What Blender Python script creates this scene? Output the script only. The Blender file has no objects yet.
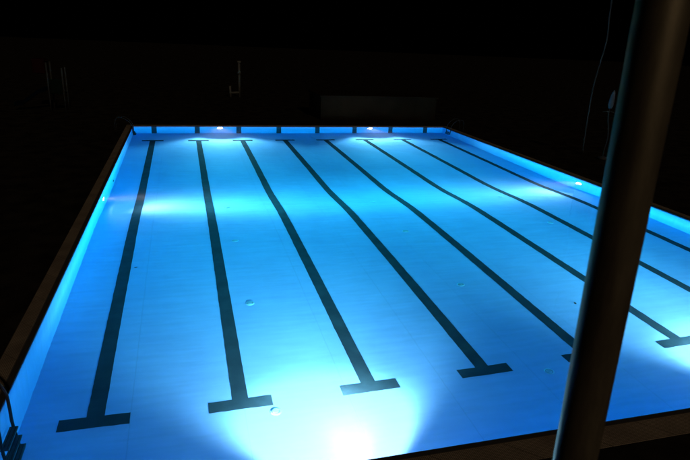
import bpy, bmesh, math, random
from mathutils import Vector, Matrix
random.seed(4)
R = math.radians
scene = bpy.context.scene
COL = scene.collection

# ------------------------------------------------------------------ sizes
W, L = 16.85, 25.0             # pool: x 0..W, y 0 (near end) .. L (far end), z=0 rim
WATER = -0.05
Y1, Y2 = 11.17, 13.71          # the floor slopes between these
DN, DF = 1.319, 1.775          # shallow (near) and deep (far) depth
LX = [0.985 + 2.11 * i for i in range(8)]
ROUND = .8
STN = sorted([c + d * .2 for c in (Y1, Y2) for d in range(-4, 5)])
def depth(y):
    # the slope's two ends are rounded over +-ROUND metres
    def ramp(v):
        if v <= -ROUND: return 0.0
        if v >= ROUND: return v
        return (v + ROUND) ** 2 / (4 * ROUND)
    t = (ramp(y - Y1) - ramp(y - Y2)) / (Y2 - Y1)
    return -(DN + (DF - DN) * t)

# ------------------------------------------------------------------ materials
def mat(name):
    m = bpy.data.materials.new(name); m.use_nodes = True
    nt = m.node_tree; nt.nodes.clear()
    out = nt.nodes.new('ShaderNodeOutputMaterial')
    return m, nt, out
def principled(name, col, rough=0.6, metal=0.0, spec=.5, col2=None, scale=8.0, bump=0.0, bscale=60.0, detail=4.0):
    m, nt, out = mat(name)
    b = nt.nodes.new('ShaderNodeBsdfPrincipled')
    b.inputs['Specular IOR Level'].default_value = spec; b.inputs['Roughness'].default_value = rough; b.inputs['Metallic'].default_value = metal
    tc = nt.nodes.new('ShaderNodeTexCoord')
    if col2 is None: col2 = tuple(c * 0.7 for c in col)
    n = nt.nodes.new('ShaderNodeTexNoise'); n.inputs['Scale'].default_value = scale; n.inputs['Detail'].default_value = detail
    nt.links.new(tc.outputs['Object'], n.inputs['Vector'])
    r = nt.nodes.new('ShaderNodeValToRGB')
    r.color_ramp.elements[0].position = .35; r.color_ramp.elements[1].position = .65
    r.color_ramp.elements[0].color = (*col2, 1); r.color_ramp.elements[1].color = (*col, 1)
    nt.links.new(n.outputs['Fac'], r.inputs['Fac']); nt.links.new(r.outputs['Color'], b.inputs['Base Color'])
    if bump:
        n2 = nt.nodes.new('ShaderNodeTexNoise'); n2.inputs['Scale'].default_value = bscale
        nt.links.new(tc.outputs['Object'], n2.inputs['Vector'])
        bp = nt.nodes.new('ShaderNodeBump'); bp.inputs['Strength'].default_value = bump; bp.inputs['Distance'].default_value = .01
        nt.links.new(n2.outputs['Fac'], bp.inputs['Height']); nt.links.new(bp.outputs['Normal'], b.inputs['Normal'])
    nt.links.new(b.outputs[0], out.inputs[0])
    return m

def liner_material(name, wall=False):
    """pale blue pool liner: sheets welded at thin seams, fine woven grain, faint algae and dust blotches"""
    m, nt, out = mat(name); N = nt.nodes.new; K = nt.links.new
    b = N('ShaderNodeBsdfPrincipled'); b.inputs['Roughness'].default_value = .55
    b.inputs['Specular IOR Level'].default_value = .2
    tc = N('ShaderNodeTexCoord'); sp = N('ShaderNodeSeparateXYZ'); K(tc.outputs['Object'], sp.inputs[0])
    n = N('ShaderNodeTexNoise'); n.inputs['Scale'].default_value = .55; n.inputs['Detail'].default_value = 6; n.inputs['Roughness'].default_value = .6
    mp = N('ShaderNodeMapping'); mp.inputs['Scale'].default_value = (1, .55, 1); K(tc.outputs['Object'], mp.inputs[0]); K(mp.outputs[0], n.inputs['Vector'])
    r = N('ShaderNodeValToRGB'); e = r.color_ramp.elements
    e[0].position = .35; e[1].position = .68
    e[0].color = (.25, .42, .75, 1); e[1].color = (.29, .48, .82, 1)
    K(n.outputs['Fac'], r.inputs['Fac'])
    # fine streaks across the width (rows of the cleaning robot, small wrinkles)
    n2 = N('ShaderNodeTexNoise'); n2.inputs['Scale'].default_value = 1.0; n2.inputs['Detail'].default_value = 3
    mp2 = N('ShaderNodeMapping'); mp2.inputs['Scale'].default_value = (1.2, 9, 1); K(tc.outputs['Object'], mp2.inputs[0]); K(mp2.outputs[0], n2.inputs['Vector'])
    r2 = N('ShaderNodeMapRange'); r2.inputs['From Min'].default_value = .3; r2.inputs['From Max'].default_value = .7
    r2.inputs['To Min'].default_value = .93; r2.inputs['To Max'].default_value = 1.04; K(n2.outputs['Fac'], r2.inputs['Value'])
    # seams of the sheets, 1.66 m apart (along the pool on the floor)
    ad = N('ShaderNodeMath'); ad.operation = 'ADD'; ad.inputs[1].default_value = .18
    if wall:
        ad2 = N('ShaderNodeMath'); ad2.operation = 'ADD'; K(sp.outputs[0], ad2.inputs[0]); K(sp.outputs[1], ad2.inputs[1]); K(ad2.outputs[0], ad.inputs[0])
    else: K(sp.outputs[0], ad.inputs[0])
    wob = N('ShaderNodeMath'); wob.operation = 'MULTIPLY_ADD'; wob.inputs[1].default_value = .02; K(n2.outputs['Fac'], wob.inputs[0]); K(ad.outputs[0], wob.inputs[2])
    md = N('ShaderNodeMath'); md.operation = 'MODULO'; md.inputs[1].default_value = 1.66; K(wob.outputs[0], md.inputs[0])
    lt = N('ShaderNodeMath'); lt.operation = 'LESS_THAN'; lt.inputs[1].default_value = .016; K(md.outputs[0], lt.inputs[0])
    sm = N('ShaderNodeMath'); sm.operation = 'MULTIPLY_ADD'; sm.inputs[1].default_value = -.11; sm.inputs[2].default_value = 1; K(lt.outputs[0], sm.inputs[0])
    mm = N('ShaderNodeMath'); mm.operation = 'MULTIPLY'; K(r2.outputs[0], mm.inputs[0]); K(sm.outputs[0], mm.inputs[1])
    mx = N('ShaderNodeVectorMath'); mx.operation = 'SCALE'; K(r.outputs['Color'], mx.inputs[0]); K(mm.outputs[0], mx.inputs['Scale'])
    K(mx.outputs[0], b.inputs['Base Color'])
    n3 = N('ShaderNodeTexNoise'); n3.inputs['Scale'].default_value = 5; n3.inputs['Detail'].default_value = 5; K(tc.outputs['Object'], n3.inputs['Vector'])
    bp = N('ShaderNodeBump'); bp.inputs['Strength'].default_value = .25; bp.inputs['Distance'].default_value = .02
    K(n3.outputs['Fac'], bp.inputs['Height']); K(bp.outputs[0], b.inputs['Normal'])
    K(b.outputs[0], out.inputs[0])
    return m

def water_material():
    m, nt, out = mat('still_water'); N = nt.nodes.new; K = nt.links.new
    g = N('ShaderNodeBsdfGlass'); g.inputs['IOR'].default_value = 1.33; g.inputs['Roughness'].default_value = 0
    g.inputs['Color'].default_value = (.97, .99, 1, 1)
    tc = N('ShaderNodeTexCoord')
    n = N('ShaderNodeTexNoise'); n.inputs['Scale'].default_value = 3.2; n.inputs['Detail'].default_value = 2.5; K(tc.outputs['Object'], n.inputs['Vector'])
    n2 = N('ShaderNodeTexNoise'); n2.inputs['Scale'].default_value = .9; n2.inputs['Detail'].default_value = 1; K(tc.outputs['Object'], n2.inputs['Vector'])
    a = N('ShaderNodeMath'); a.operation = 'MULTIPLY_ADD'; a.inputs[1].default_value = 1.6; K(n2.outputs['Fac'], a.inputs[0]); K(n.outputs['Fac'], a.inputs[2])
    bp = N('ShaderNodeBump'); bp.inputs['Strength'].default_value = 1; bp.inputs['Distance'].default_value = .0023
    K(a.outputs[0], bp.inputs['Height']); K(bp.outputs[0], g.inputs['Normal']); K(g.outputs[0], out.inputs[0])
    # water swallows red first
    va = N('ShaderNodeVolumeAbsorption'); va.inputs['Color'].default_value = (0, .90, .965, 1); va.inputs['Density'].default_value = .34
    vs = N('ShaderNodeVolumeScatter'); vs.inputs['Density'].default_value = .007; vs.inputs['Anisotropy'].default_value = .75
    ads = N('ShaderNodeAddShader'); K(va.outputs[0], ads.inputs[0]); K(vs.outputs[0], ads.inputs[1]); K(ads.outputs[0], out.inputs['Volume'])
    return m

def grate_material():
    """overflow grating: dark gaps between small brown bars"""
    m, nt, out = mat('grating_brown'); N = nt.nodes.new; K = nt.links.new
    b = N('ShaderNodeBsdfPrincipled'); b.inputs['Roughness'].default_value = .75
    tc = N('ShaderNodeTexCoord'); sp = N('ShaderNodeSeparateXYZ'); K(tc.outputs['Object'], sp.inputs[0])
    prod = None
    for ax in (0, 1):
        d = N('ShaderNodeMath'); d.operation = 'PINGPONG'; d.inputs[1].default_value = .012; K(sp.outputs[ax], d.inputs[0])
        l = N('ShaderNodeMath'); l.operation = 'GREATER_THAN'; l.inputs[1].default_value = .0035; K(d.outputs[0], l.inputs[0])
        if prod is None: prod = l
        else:
            q = N('ShaderNodeMath'); q.operation = 'MULTIPLY'; K(prod.outputs[0], q.inputs[0]); K(l.outputs[0], q.inputs[1]); prod = q
    n = N('ShaderNodeTexNoise'); n.inputs['Scale'].default_value = 2.5; n.inputs['Detail'].default_value = 6; K(tc.outputs['Object'], n.inputs['Vector'])
    r = N('ShaderNodeValToRGB'); r.color_ramp.elements[0].position = .3; r.color_ramp.elements[1].position = .7
    r.color_ramp.elements[0].color = (.17, .13, .10, 1); r.color_ramp.elements[1].color = (.30, .24, .18, 1); K(n.outputs['Fac'], r.inputs['Fac'])
    mx = N('ShaderNodeMix'); mx.data_type = 'RGBA'; K(prod.outputs[0], mx.inputs['Factor'])
    mx.inputs[6].default_value = (.05, .04, .03, 1); K(r.outputs[0], mx.inputs[7]); K(mx.outputs[2], b.inputs['Base Color'])
    jn = N('ShaderNodeMath'); jn.operation = 'ADD'; K(sp.outputs[0], jn.inputs[0]); K(sp.outputs[1], jn.inputs[1])
    jp = N('ShaderNodeMath'); jp.operation = 'PINGPONG'; jp.inputs[1].default_value = .5; K(jn.outputs[0], jp.inputs[0])
    jg = N('ShaderNodeMath'); jg.operation = 'GREATER_THAN'; jg.inputs[1].default_value = .007; K(jp.outputs[0], jg.inputs[0])
    q = N('ShaderNodeMath'); q.operation = 'MULTIPLY'; K(prod.outputs[0], q.inputs[0]); K(jg.outputs[0], q.inputs[1]); K(q.outputs[0], mx.inputs['Factor'])
    bp = N('ShaderNodeBump'); bp.inputs['Distance'].default_value = .004; K(prod.outputs[0], bp.inputs['Height']); K(bp.outputs[0], b.inputs['Normal'])
    K(b.outputs[0], out.inputs[0])
    return m

def pole_material():
    """old brown paint with a dull sheen, scuffs and a few lighter scratches"""
    m, nt, out = mat('pole_paint'); N = nt.nodes.new; K = nt.links.new
    tc = N('ShaderNodeTexCoord')
    mp = N('ShaderNodeMapping'); mp.inputs['Scale'].default_value = (14, 14, 3.2); K(tc.outputs['Object'], mp.inputs[0])
    n = N('ShaderNodeTexNoise'); n.inputs['Scale'].default_value = 1; n.inputs['Detail'].default_value = 9; n.inputs['Roughness'].default_value = .7; K(mp.outputs[0], n.inputs['Vector'])
    r = N('ShaderNodeValToRGB'); e = r.color_ramp.elements
    e[0].position = .3; e[1].position = .62; e[0].color = (.020, .016, .012, 1); e[1].color = (.050, .042, .030, 1)
    x = e.new(.70); x.color = (.085, .05, .03, 1); K(n.outputs['Fac'], r.inputs['Fac'])
    d = N('ShaderNodeBsdfDiffuse'); K(r.outputs[0], d.inputs['Color'])
    g = N('ShaderNodeBsdfGlossy'); g.inputs['Color'].default_value = (.17, .145, .10, 1)
    rr = N('ShaderNodeMapRange'); rr.inputs['To Min'].default_value = .34; rr.inputs['To Max'].default_value = .44; K(n.outputs['Fac'], rr.inputs['Value']); K(rr.outputs[0], g.inputs['Roughness'])
    bp = N('ShaderNodeBump'); bp.inputs['Strength'].default_value = .3; bp.inputs['Distance'].default_value = .004; K(n.outputs['Fac'], bp.inputs['Height'])
    K(bp.outputs[0], d.inputs['Normal']); K(bp.outputs[0], g.inputs['Normal'])
    a = N('ShaderNodeAddShader'); K(d.outputs[0], a.inputs[0]); K(g.outputs[0], a.inputs[1]); K(a.outputs[0], out.inputs[0])
    return m

def emit_material(name, col, s):
    m, nt, out = mat(name)
    e = nt.nodes.new('ShaderNodeEmission'); e.inputs[0].default_value = (*col, 1); e.inputs[1].default_value = s
    nt.links.new(e.outputs[0], out.inputs[0]); return m

M = dict(
    floor=liner_material('liner_blue'), wall=liner_material('liner_blue_wall', True),
    line=principled('line_black', (.022, .045, .062), .8, spec=.05, col2=(.014, .030, .044), scale=3),
    water=water_material(), grate=grate_material(),
    gutter=principled('gutter_dark', (.02, .02, .022), .8, scale=6),
    ground=principled('dark_ground', (.016, .014, .011), 1, spec=0, col2=(.007, .006, .005), scale=1.6, bump=.6, bscale=25, detail=9),
    steel=principled('steel', (.02, .02, .022), .7, .1, spec=.1, scale=5),
    tread=principled('tread_dark', (.03, .035, .045), .6, scale=10),
    white=principled('white_plastic', (.35, .62, .80), .4, scale=10),
    slot=principled('slot_grey', (.12, .26, .36), .7, scale=10),
    shower=principled('shower_metal', (.075, .075, .07), .8, spec=.1, scale=6),
    lens=emit_material('lamp_lens', (1, .98, .92), 110),
    pole=pole_material(),
    palepole=principled('pale_metal', (.028, .028, .027), .9, spec=.1, scale=6),
    cloth=principled('pale_canvas', (.05, .055, .065), .9, scale=5),
    redp=principled('red_plastic', (.013, .002, .002), .95, spec=0, scale=5),
    greenp=principled('green_plastic', (.004, .007, .004), .95, spec=0, scale=5),
    bluep=principled('blue_plastic', (.003, .007, .013), .95, spec=0, scale=5),
    brown=principled('brown_render', (.012, .009, .006), .95, spec=0, col2=(.008, .006, .004), scale=1.2, bump=.4, bscale=20, detail=8),
    leaf=principled('dead_leaf', (.05, .035, .02), .9, scale=9),
)

# ------------------------------------------------------------------ helpers
def tag(o, label=None, cat=None, group=None, kind=None):
    for k, v in (('label', label), ('category', cat), ('group', group), ('kind', kind)):
        if v: o[k] = v
    return o
def obj(name, bm, m, parent=None, smooth=False, bevel=0):
    if bevel:
        bmesh.ops.bevel(bm, geom=list(bm.edges), offset=bevel, segments=2, affect='EDGES', profile=.5)
    me = bpy.data.meshes.new(name); bmesh.ops.recalc_face_normals(bm, faces=bm.faces); bm.to_mesh(me); bm.free()
    if smooth:
        for p in me.polygons: p.use_smooth = True
    me.materials.append(m)
    o = bpy.data.objects.new(name, me); COL.objects.link(o)
    if parent: o.parent = parent
    return o
def thing(name, label, cat, loc=(0, 0, 0), rz=0, group=None):
    o = bpy.data.objects.new(name, None); o.empty_display_size = .2; COL.objects.link(o)
    o.location = loc; o.rotation_euler = (0, 0, rz)
    return tag(o, label, cat, group)
def box(bm, x0, x1, y0, y1, z0, z1, mtx=None):
    vs = [bm.verts.new((x, y, z)) for x in (x0, x1) for y in (y0, y1) for z in (z0, z1)]
    for f in ((0, 1, 3, 2), (4, 6, 7, 5), (0, 4, 5, 1), (2, 3, 7, 6), (0, 2, 6, 4), (1, 5, 7, 3)):
        bm.faces.new([vs[i] for i in f])
    if mtx is not None: bmesh.ops.transform(bm, matrix=mtx, verts=vs)
    return bm
def tube(bm, pts, rad, n=12, cap=True):
    pts = [Vector(p) for p in pts]
    rad = rad if isinstance(rad, (list, tuple)) else [rad] * len(pts)
    rings = []; prev = None
    for i, p in enumerate(pts):
        t = (pts[min(i + 1, len(pts) - 1)] - pts[max(i - 1, 0)]).normalized()
        if prev is None:
            u = t.orthogonal().normalized()
        else:
            u = (prev - t * prev.dot(t)).normalized()
        prev = u; v = t.cross(u)
        rings.append([bm.verts.new(p + (u * math.cos(a) + v * math.sin(a)) * rad[i]) for a in [2 * math.pi * k / n for k in range(n)]])
    for a, b in zip(rings, rings[1:]):
        for k in range(n): bm.faces.new((a[k], a[(k + 1) % n], b[(k + 1) % n], b[k]))
    if cap: bm.faces.new(rings[0][::-1]); bm.faces.new(rings[-1])
    return bm
def lathe(bm, prof, n=28):
    """prof: (radius, height along +z)"""
    rings = []
    for r, z in prof:
        rings.append([bm.verts.new((r * math.cos(2 * math.pi * k / n), r * math.sin(2 * math.pi * k / n), z)) for k in range(n)])
    for a, b in zip(rings, rings[1:]):
        for k in range(n): bm.faces.new((a[k], a[(k + 1) % n], b[(k + 1) % n], b[k]))
    bm.faces.new(rings[0][::-1]); bm.faces.new(rings[-1])
    return bm
def dup(root, loc, rot, label):
    r = root.copy(); COL.objects.link(r); r.location = loc; r.rotation_euler = rot; r['label'] = label
    for ch in list(root.children):
        c = ch.copy(); COL.objects.link(c); c.parent = r
    return r
def curve_pts(pts, n=6):
    out = []
    P = [Vector(p) for p in pts]; P = [2 * P[0] - P[1]] + P + [2 * P[-1] - P[-2]]
    for i in range(1, len(P) - 2):
        for k in range(n):
            t = k / n; a, b, c, d = P[i - 1:i + 3]
            out.append(.5 * ((2 * b) + (c - a) * t + (2 * a - 5 * b + 4 * c - d) * t * t + (3 * b - a - 3 * c + d) * t ** 3))
    out.append(P[-2]); return out

# ------------------------------------------------------------------ setting: ground and water
GW, GN = .32, .45                       # coping widths at the sides / far end, and at the near end
bm = bmesh.new()
S = 160
xs = [-S, -GW, W + GW, W + S]; ys = [-S, -GN, L + GW, L + S]
for i in range(3):
    for j in range(3):
        if i == 1 and j == 1: continue
        bm.faces.new([bm.verts.new((xs[i + a], ys[j + b], .0015)) for a, b in ((0, 0), (1, 0), (1, 1), (0, 1))])
bmesh.ops.remove_doubles(bm, verts=bm.verts, dist=1e-4)
tag(obj('ground', bm, M['ground']), kind='structure')
bm = bmesh.new()
box(bm, -.03, W + .03, -.03, L + .03, -1.93, WATER)    # the body of water; its sides and bottom lie inside the walls and the floor slab
tag(obj('water', bm, M['water']), kind='structure')

# ------------------------------------------------------------------ the pool
pool = thing('swimming_pool', 'long blue outdoor swimming pool with eight black lane lines, lit from under the water', 'swimming pool', (0, 0, 0))
T = .2
bm = bmesh.new()
st = [0, 2, 4, 6, 8, 10] + STN + [16, 19, 22, L]
top = [[bm.verts.new((x, y, depth(y))) for y in st] for x in (0, W)]
bot = [[bm.verts.new((x, y, depth(y) - T)) for y in st] for x in (0, W)]
for k in range(len(st) - 1):
    bm.faces.new((top[0][k], top[1][k], top[1][k + 1], top[0][k + 1]))
    bm.faces.new((bot[0][k], bot[0][k + 1], bot[1][k + 1], bot[1][k]))
obj('pool_floor', bm, M['floor'], pool, True)
ZB, ZT = -2.1, -.028
def wall(x0, x1, y0, y1): obj('pool_wall', box(bmesh.new(), x0, x1, y0, y1, ZB, ZT), M['wall'], pool)
wall(-T, 0, -T, L + T); wall(W, W + T, -T, L + T); wall(0, W, -T, 0); wall(0, W, L, L + T)
# dark slot between the liner and the grating
def gut(x0, x1, y0, y1): obj('overflow_edge', box(bmesh.new(), x0, x1, y0, y1, ZT, -.002), M['gutter'], pool)
g = .09
gut(-g, 0, -g, L + g); gut(W, W + g, -g, L + g); gut(0, W, -g, 0); gut(0, W, L, L + g)
def cop(x0, x1, y0, y1): obj('coping', box(bmesh.new(), x0, x1, y0, y1, -.15, .006), M['grate'], pool)
cop(-GW, -g, -g, L + g); cop(W + g, W + GW, -g, L + g); cop(-GW, W + GW, -GN, -g); cop(-GW, W + GW, L + g, L + GW)

def strip(x0, x1, y0, y1, h=.004):
    yy = [y0] + [y for y in STN if y0 < y < y1] + [y1]
    bm = bmesh.new()
    a = [bm.verts.new((x0, y, depth(y) + h)) for y in yy]; b = [bm.verts.new((x1, y, depth(y) + h)) for y in yy]
    for k in range(len(yy) - 1): bm.faces.new((a[k], b[k], b[k + 1], a[k + 1]))
    return bm
yb, yf, hw, hb = 2.41, 23.07, .125, .49
for x in LX:
    bm = strip(x - hw, x + hw, yb + hw, yf - hw)
    for (a, b) in ((yb - hw, yb + hw), (yf - hw, yf + hw)):
        q = [bm.verts.new((x + dx, y, depth(y) + .004)) for dx, y in ((-hb, a), (hb, a), (hb, b), (-hb, b))]
        bm.faces.new(q)
    obj('lane_line', bm, M['line'], pool)
for x in LX:
    for y0, y1 in ((0, .004), (L - .004, L)):
        yy = y1 if y0 == 0 else y0
        bm = bmesh.new()
        bm.faces.new([bm.verts.new(p) for p in ((x - hw, yy, depth(yy) + .01), (x + hw, yy, depth(yy) + .01), (x + hw, yy, ZT - .002), (x - hw, yy, ZT - .002))])
        obj('wall_target', bm, M['line'], pool)

# ------------------------------------------------------------------ underwater lamps
BEAM = 96
LAMP_COLOR = (2.3, 1.2, 1.2)
def spot(name, t, power, size, blend, tilt, K=0, fall=4.0, fan=40.0, base_fan=200.0, low=0.0, cut=None):
    """one underwater lamp. Its beam pattern (candela by angle, like a photometric file): an even cone
    plus a flat fan K times brighter on the axis, fading exponentially away from the horizontal"""
    d = bpy.data.lights.new(name, 'SPOT'); d.energy = power; d.color = LAMP_COLOR
    d.spot_size = R(size); d.spot_blend = blend; d.shadow_soft_size = .07
    d.use_nodes = True; nt = d.node_tree; N = nt.nodes.new; Kk = nt.links.new
    em = nt.nodes['Emission']
    tc = N('ShaderNodeTexCoord'); sp = N('ShaderNodeSeparateXYZ'); Kk(tc.outputs['Normal'], sp.inputs[0])
    def m(op, a, b=None):
        n = N('ShaderNodeMath'); n.operation = op
        for i, v in enumerate((a, b)):
            if v is None: continue
            if isinstance(v, (int, float)): n.inputs[i].default_value = v
            else: Kk(v, n.inputs[i])
        return n.outputs[0]
    dep = m('ARCSINE', m('ABSOLUTE', sp.outputs[1]))
    az = m('ARCTAN2', m('ABSOLUTE', sp.outputs[0]), m('ABSOLUTE', sp.outputs[2]))
    def gauss(w): return m('EXPONENT', m('MULTIPLY', m('POWER', m('DIVIDE', az, R(w)), 2), -1))
    fanv = m('MULTIPLY', m('EXPONENT', m('DIVIDE', dep, -R(fall))), gauss(fan))
    tot = m('ADD', m('MULTIPLY', fanv, float(K)), gauss(base_fan))
    if low:                                        # the lower half of the reflector throws more
        up = m('MINIMUM', m('MAXIMUM', m('MULTIPLY', m('SUBTRACT', dep, R(13)), 1 / R(18)), 0.0), 1.0)
        tot = m('ADD', tot, m('MULTIPLY', m('MULTIPLY', up, gauss(24)), float(low)))
    if cut:                                        # the niche frame cuts the beam left, right and below
        for ang, (c_, w_) in ((az, cut[0]), (dep, cut[1])):
            win = m('MINIMUM', m('MAXIMUM', m('ADD', m('MULTIPLY', m('SUBTRACT', R(c_), ang), 1 / R(2 * w_)), .5), 0.0), 1.0)
            win = m('MULTIPLY', m('MULTIPLY', win, win), m('SUBTRACT', 3.0, m('MULTIPLY', win, 2.0)))
            tot = m('MULTIPLY', tot, win)
    Kk(tot, em.inputs['Strength'])
    o = bpy.data.objects.new(name, d); COL.objects.link(o); o.parent = t
    o.location = (0, .075, 0); o.rotation_euler = (R(90 + tilt), 0, 0)
def make_lamp(loc, rz, label, beam, spill):
    # local: +y points into the pool
    t = thing('pool_light', label, 'pool light', loc, rz, 'underwater pool lights')
    mt = Matrix.Rotation(R(-90), 4, 'X')
    bm = lathe(bmesh.new(), [(.17, 0), (.175, .006), (.17, .018), (.145, .024), (.138, .014), (.138, .004), (.05, .003)], 32); bmesh.ops.transform(bm, matrix=mt, verts=bm.verts)
    obj('trim_ring', bm, M['white'], t, True)
    bm = lathe(bmesh.new(), [(.132, .006), (.132, .010), (.12, .014), (.085, .018), (.04, .020), (.004, .021)], 32); bmesh.ops.transform(bm, matrix=mt, verts=bm.verts)
    obj('lens', bm, M['lens'], t, True)
    spot('lamp', t, *beam); spot('lamp_spill', t, spill, 172, .3, 0)
    return t
P = 1350
far = ((P * 1.2, 165, .1, 0, 25, 4, 20, 200, 0, ((46, 10), (41, 7))), 35)
side = ((P * .8, 165, .1, 0, 30, 5, 17, 28, 0, ((46, 9), (38, 12))), 55)
near = ((P * 1.22, 165, .1, 0, 20, 3.9, 25, 60, 32, ((43, 9), (62, 8))), 6)
make_lamp((4.24, L, -.32), math.pi, 'left of the two lamps glowing on the far end wall of the pool', *far)
make_lamp((12.43, L, -.32), math.pi, 'right of the two lamps glowing on the far end wall of the pool', *far)
make_lamp((0, 12.53, -.66), -math.pi / 2, 'lamp glowing halfway along the left side wall of the pool', *side)
make_lamp((W, 12.65, -.63), math.pi / 2, 'lamp glowing halfway along the right side wall of the pool', *side)
make_lamp((4.34, 0, -.62), 0, 'lamp under the near edge making the white glare at the bottom of the pool', *near)
make_lamp((12.43, 0, -.62), 0, 'lamp under the near edge lighting the floor beyond the foreground pole', *near)

# ------------------------------------------------------------------ floor inlets
rows = {3.6: 'between the second and third lane lines', 8.42: 'between the fourth and fifth lane lines', 13.2: 'between the sixth and seventh lane lines'}
ordn = ['nearest', 'second nearest', 'second farthest', 'farthest']
first = None
for x, where in rows.items():
    for k, y in enumerate((2.13, 5.6, 9.12, 12.1)):
        lab = 'round white floor inlet %s, %s of four' % (where, ordn[k])
        sl = math.atan((DF - DN) / (Y2 - Y1)) if Y1 < y < Y2 else 0
        if first is None:
            first = thing('floor_inlet', lab, 'pool inlet', (x, y, depth(y)), 0, 'white inlets in the pool floor')
            bm = lathe(bmesh.new(), [(.088, .001), (.09, .003), (.084, .006), (.05, .007)]); obj('flange', bm, M['white'], first, True)
            bm = lathe(bmesh.new(), [(.050, .005), (.052, .008), (.046, .011), (.03, .012), (.004, .0125)])
            bmesh.ops.transform(bm, matrix=Matrix.Identity(4), verts=bm.verts); obj('cap', bm, M['white'], first, True)
            bm = bmesh.new(); tube(bm, [(.062 * math.cos(a), .062 * math.sin(a), .009) for a in [2 * math.pi * i / 24 for i in range(25)]], .006, 6, False)
            obj('slot_ring', bm, M['slot'], first, True)
        else:
            dup(first, (x, y, depth(y)), (-sl, 0, 0), lab)
t = thing('wall_inlet', 'small dark round fitting on the left pool wall beyond the side lamp', 'pool inlet', (0, 15.3, -1.25), -math.pi / 2)
bm = lathe(bmesh.new(), [(.09, 0), (.09, .012), (.07, .018), (.03, .018)]); bmesh.ops.transform(bm, matrix=Matrix.Rotation(R(-90), 4, 'X'), verts=bm.verts)
obj('cover', bm, M['tread'], t, True)
bm = lathe(bmesh.new(), [(.035, .016), (.03, .03), (.01, .032)], 16); bmesh.ops.transform(bm, matrix=Matrix.Rotation(R(-90), 4, 'X'), verts=bm.verts)
obj('nozzle', bm, M['tread'], t, True)

# ------------------------------------------------------------------ ladders
def make_ladder(label, loc, rz):
    # local: wall face at x=0, pool towards +x, rails at y=+-.25
    t = thing('pool_ladder', label, 'ladder', loc, rz, 'steel ladders on the side walls of the pool')
    for s in (-.25, .25):
        pts = curve_pts([(-.72, s, .0), (-.72, s, .36), (-.67, s, .50), (-.52, s, .56), (-.3, s, .53), (-.09, s, .38), (.04, s, .16), (.06, s, -.1), (.065, s, -.6), (.10, s, -1.22)], 5)
        obj('rail', tube(bmesh.new(), pts, .021, 12), M['steel'], t, True)
        bm = lathe(bmesh.new(), [(.05, 0), (.05, .008), (.03, .016)], 20); bmesh.ops.translate(bm, vec=(-.72, s, .002), verts=bm.verts)
        obj('base_flange', bm, M['steel'], t, True)
        bm = tube(bmesh.new(), [(.004, s, -1.1), (.09, s, -1.1)], .014, 8); obj('wall_bracket', bm, M['tread'], t, True)
    for z, dx in ((-.64, 0), (-.90, .03), (-1.15, .06)):
        tr = obj('tread', box(bmesh.new(), .03 + dx, .135 + dx, -.235, .235, z - .03, z), M['tread'], t, bevel=.004)
        for k in range(2):
            xx = .06 + dx + k * .045
            obj('grip_strip', box(bmesh.new(), xx, xx + .007, -.22, .22, z + .0005, z + .005), M['steel'], tr)
    return t
ld0 = make_ladder('steel pool ladder with dark treads on the left wall at the near corner', (0, 1.78, 0), 0)
def deepdup(root, loc, rz, label):
    r = root.copy(); COL.objects.link(r); r.location = loc; r.rotation_euler = (0, 0, rz); r['label'] = label
    for ch in list(root.children):
        c = ch.copy(); COL.objects.link(c); c.parent = r
        for gch in list(ch.children):
            d = gch.copy(); COL.objects.link(d); d.parent = c
deepdup(ld0, (0, 24.1, 0), 0, 'distant steel pool ladder at the far left corner of the pool')
deepdup(ld0, (W, 24.1, 0), math.pi, 'distant steel pool ladder at the far right corner of the pool')

# ------------------------------------------------------------------ tall pole close to the camera
bm = bmesh.new()
tube(bm, [(0, 0, -.03), (0, 0, -.01), (0, 0, -.009)], [.17, .17, .055], 40, True)
tube(bm, [(0, 0, -.012), (0, 0, 2), (0, 0, 4), (0, 0, 6), (0, 0, 8.2)], [.0518, .0518, .0518, .0515, .051], 48)
po = obj('tall_pole', bm, M['pole'], None, True); po.location = (3.4081, -4.199, 0); po.rotation_euler = Vector((-.0116, .0106, 1)).to_track_quat('Z', 'Y').to_euler()
tag(po, 'thick dark brown round pole close in front of the right side', 'pole')

# ------------------------------------------------------------------ dim things around the pool
t = thing('shower_post', 'slim pale shower post with a low rail, beyond the far pool end', 'shower', (6.56, 38.8, .0015))
obj('post', tube(bmesh.new(), [(0, 0, 0), (0, 0, 2.45)], .085, 12), M['shower'], t, True)
bm = bmesh.new(); tube(bm, [(0, 0, 2.45), (0, 0, 2.62)], [.15, .15], 14); obj('shower_head', bm, M['shower'], t, True)
obj('collar', tube(bmesh.new(), [(0, 0, 1.66), (0, 0, 1.86)], .12, 12), M['shower'], t, True)
obj('rail_post', tube(bmesh.new(), [(-.66, 0, 0), (-.68, 0, .8)], .085, 10), M['shower'], t, True)
obj('cross_rail', tube(bmesh.new(), [(-.64, 0, .3), (0, 0, .36)], .08, 10), M['shower'], t, True)

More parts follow.
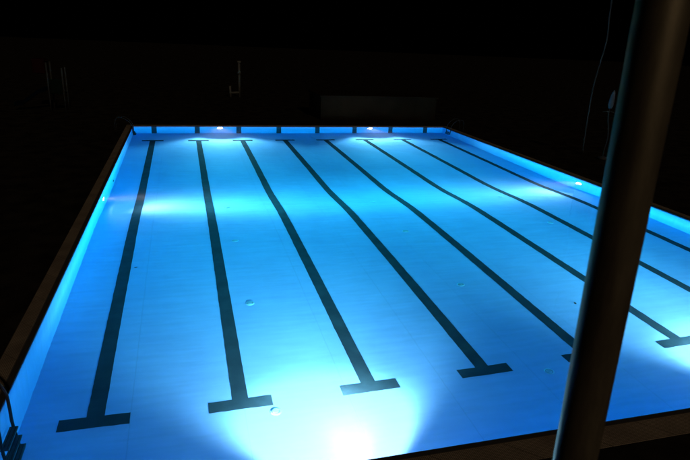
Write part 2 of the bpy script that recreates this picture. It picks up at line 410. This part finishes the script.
t = thing('climbing_frame', 'faint climbing frame with red roof and pale posts in the dark at far left', 'climbing frame', (-4.6, 30, .0015))
for x, z in ((-.03, 2.62), (.72, 2.35)):
    obj('post', tube(bmesh.new(), [(x, 0, 0), (x, 0, z)], .045, 10), M['palepole'], t, True)
    obj('rear_post', tube(bmesh.new(), [(x, 1.0, 0), (x, 1.0, z)], .045, 10), M['palepole'], t, True)
obj('side_panel', box(bmesh.new(), .04, .66, -.02, .02, 1.0, 1.75), M['greenp'], t)
obj('platform', box(bmesh.new(), -.03, .72, .05, .97, .95, 1.0), M['greenp'], t)
obj('red_roof', box(bmesh.new(), -.75, -.1, 0, 1.0, 2.0, 2.8), M['redp'], t, bevel=.08)
bm = bmesh.new()
prof = [(-1.9, .25), (-1.5, .3), (-.6, .95), (-.06, 1.15)]
a = [[bm.verts.new((x, y, z + h)) for x, z in prof] for y, h in ((.2, .22), (.22, 0), (.75, 0), (.77, .22))]
for i in range(3):
    for k in range(3): bm.faces.new((a[i][k], a[i][k + 1], a[i + 1][k + 1], a[i + 1][k]))
bmesh.ops.solidify(bm, geom=list(bm.faces), thickness=.04)
obj('slide', bm, M['bluep'], t)

t = thing('folded_parasol', 'folded pale parasol on a thin crooked pole right of the pool', 'parasol', (20.55, 16, .0015))
obj('pole', tube(bmesh.new(), curve_pts([(.0, 0, 0), (.0, 0, .44), (.06, 0, .9), (.0, 0, 1.4), (-.13, 0, 1.9), (-.12, 0, 2.9)]), .022, 10), M['palepole'], t, True)
obj('canopy', tube(bmesh.new(), [(-.12, 0, 2.25), (-.12, 0, 2.4), (-.10, 0, 2.7), (-.08, 0, 2.9), (-.06, 0, 3.02)], [.07, .12, .10, .07, .02], 10), M['cloth'], t, True)
for a in (0, 72, 144, 216, 288):
    obj('rib', tube(bmesh.new(), [(-.12, 0, 2.14), (-.12 + .26 * math.cos(R(a)), .26 * math.sin(R(a)), 2.08)], .014, 6), M['palepole'], t, True)
obj('foot_weight', tube(bmesh.new(), [(0, 0, 0), (0, 0, .07), (0, 0, .12)], [.26, .25, .06], 20), M['gutter'], t, True)
mast = obj('lamp_mast', tube(bmesh.new(), curve_pts([(20.55, 17.4, 0), (20.5, 17.4, 3), (20.75, 17.4, 5.0), (20.65, 17.4, 6.2), (20.6, 17.4, 8.4)]), [.03] * 25, 8), M['palepole'], None, True)
tag(mast, 'very thin tall mast rising out of the picture beside the foreground pole', 'mast')

t = thing('low_building', 'long low brown building behind the right half of the far pool end', 'building', (13.9, 27.6, .0015))
obj('wall', box(bmesh.new(), -3.7, 3.6, 0, 3.2, 0, 1.30), M['brown'], t)
obj('roof', box(bmesh.new(), -3.78, 3.68, -.1, 3.3, 1.302, 1.40), M['brown'], t)

for x, y, a, w in ((1.22, 7.75, .4, 'beside the first lane line'), (10.5, 4.25, 1.3, 'just left of the foreground pole')):
    bm = bmesh.new()
    o = [(-.05, 0, 0), (-.02, .025, .006), (.02, .022, .01), (.055, 0, .004), (.02, -.022, .01), (-.02, -.025, .006)]
    bm.faces.new([bm.verts.new(p) for p in o]); bmesh.ops.solidify(bm, geom=list(bm.faces), thickness=.003)
    lf = obj('sunken_leaf', bm, M['leaf']); lf.location = (x, y, depth(y) + .006); lf.rotation_euler = (0, 0, a)
    tag(lf, 'tiny dark leaf lying on the blue pool floor ' + w, 'leaf', 'leaves sunk to the pool floor')

# ------------------------------------------------------------------ night light
world = bpy.data.worlds.new('World'); scene.world = world; world.use_nodes = True
nt = world.node_tree; bg = nt.nodes['Background']
sky = nt.nodes.new('ShaderNodeTexSky'); sky.sky_type = 'NISHITA'; sky.sun_disc = False
sdir = Vector((.15, -1, .62)).normalized()       # where the faint warm light comes from (right, behind the camera)
sky.sun_elevation = R(-4); sky.sun_rotation = math.atan2(sdir.x, sdir.y)
nt.links.new(sky.outputs[0], bg.inputs['Color']); bg.inputs['Strength'].default_value = .002
sd = bpy.data.lights.new('night_light', 'SUN'); sd.energy = .5; sd.angle = R(3); sd.color = (1, .76, .50)
so = bpy.data.objects.new('night_light', sd); COL.objects.link(so)
so.rotation_euler = sdir.to_track_quat('Z', 'Y').to_euler(); so.location = (8, -10, 12)

# ------------------------------------------------------------------ camera
cam = bpy.data.cameras.new('Camera'); co = bpy.data.objects.new('Camera', cam); COL.objects.link(co)
r_ = Vector((0.96292189, -0.26592345, 0.04545485)); u_ = Vector((0.04505652, 0.32464223, 0.94476311)); f_ = Vector((0.26599123, 0.90768505, -0.32458669))
co.matrix_world = Matrix(((r_.x, u_.x, -f_.x, 2.4323), (r_.y, u_.y, -f_.y, -5.1358), (r_.z, u_.z, -f_.z, 4.7365), (0, 0, 0, 1)))
cam.sensor_width = 36; cam.lens = 36 * 566.25 / 690; cam.clip_start = .05; cam.clip_end = 600
cam.dof.use_dof = True; cam.dof.focus_distance = 14; cam.dof.aperture_fstop = 5.6
scene.camera = co

# ------------------------------------------------------------------ render settings
scene.render.engine = 'CYCLES'
c = scene.cycles
c.max_bounces = 18; c.diffuse_bounces = 12; c.glossy_bounces = 4; c.transmission_bounces = 8
c.caustics_refractive = True; c.caustics_reflective = True; c.sample_clamp_indirect = 6
c.use_denoising = True
try: c.denoiser = 'OPENIMAGEDENOISE'
except Exception: pass
scene.view_settings.view_transform = 'Standard'; scene.view_settings.look = 'None'
scene.view_settings.exposure = 0; scene.view_settings.gamma = 1
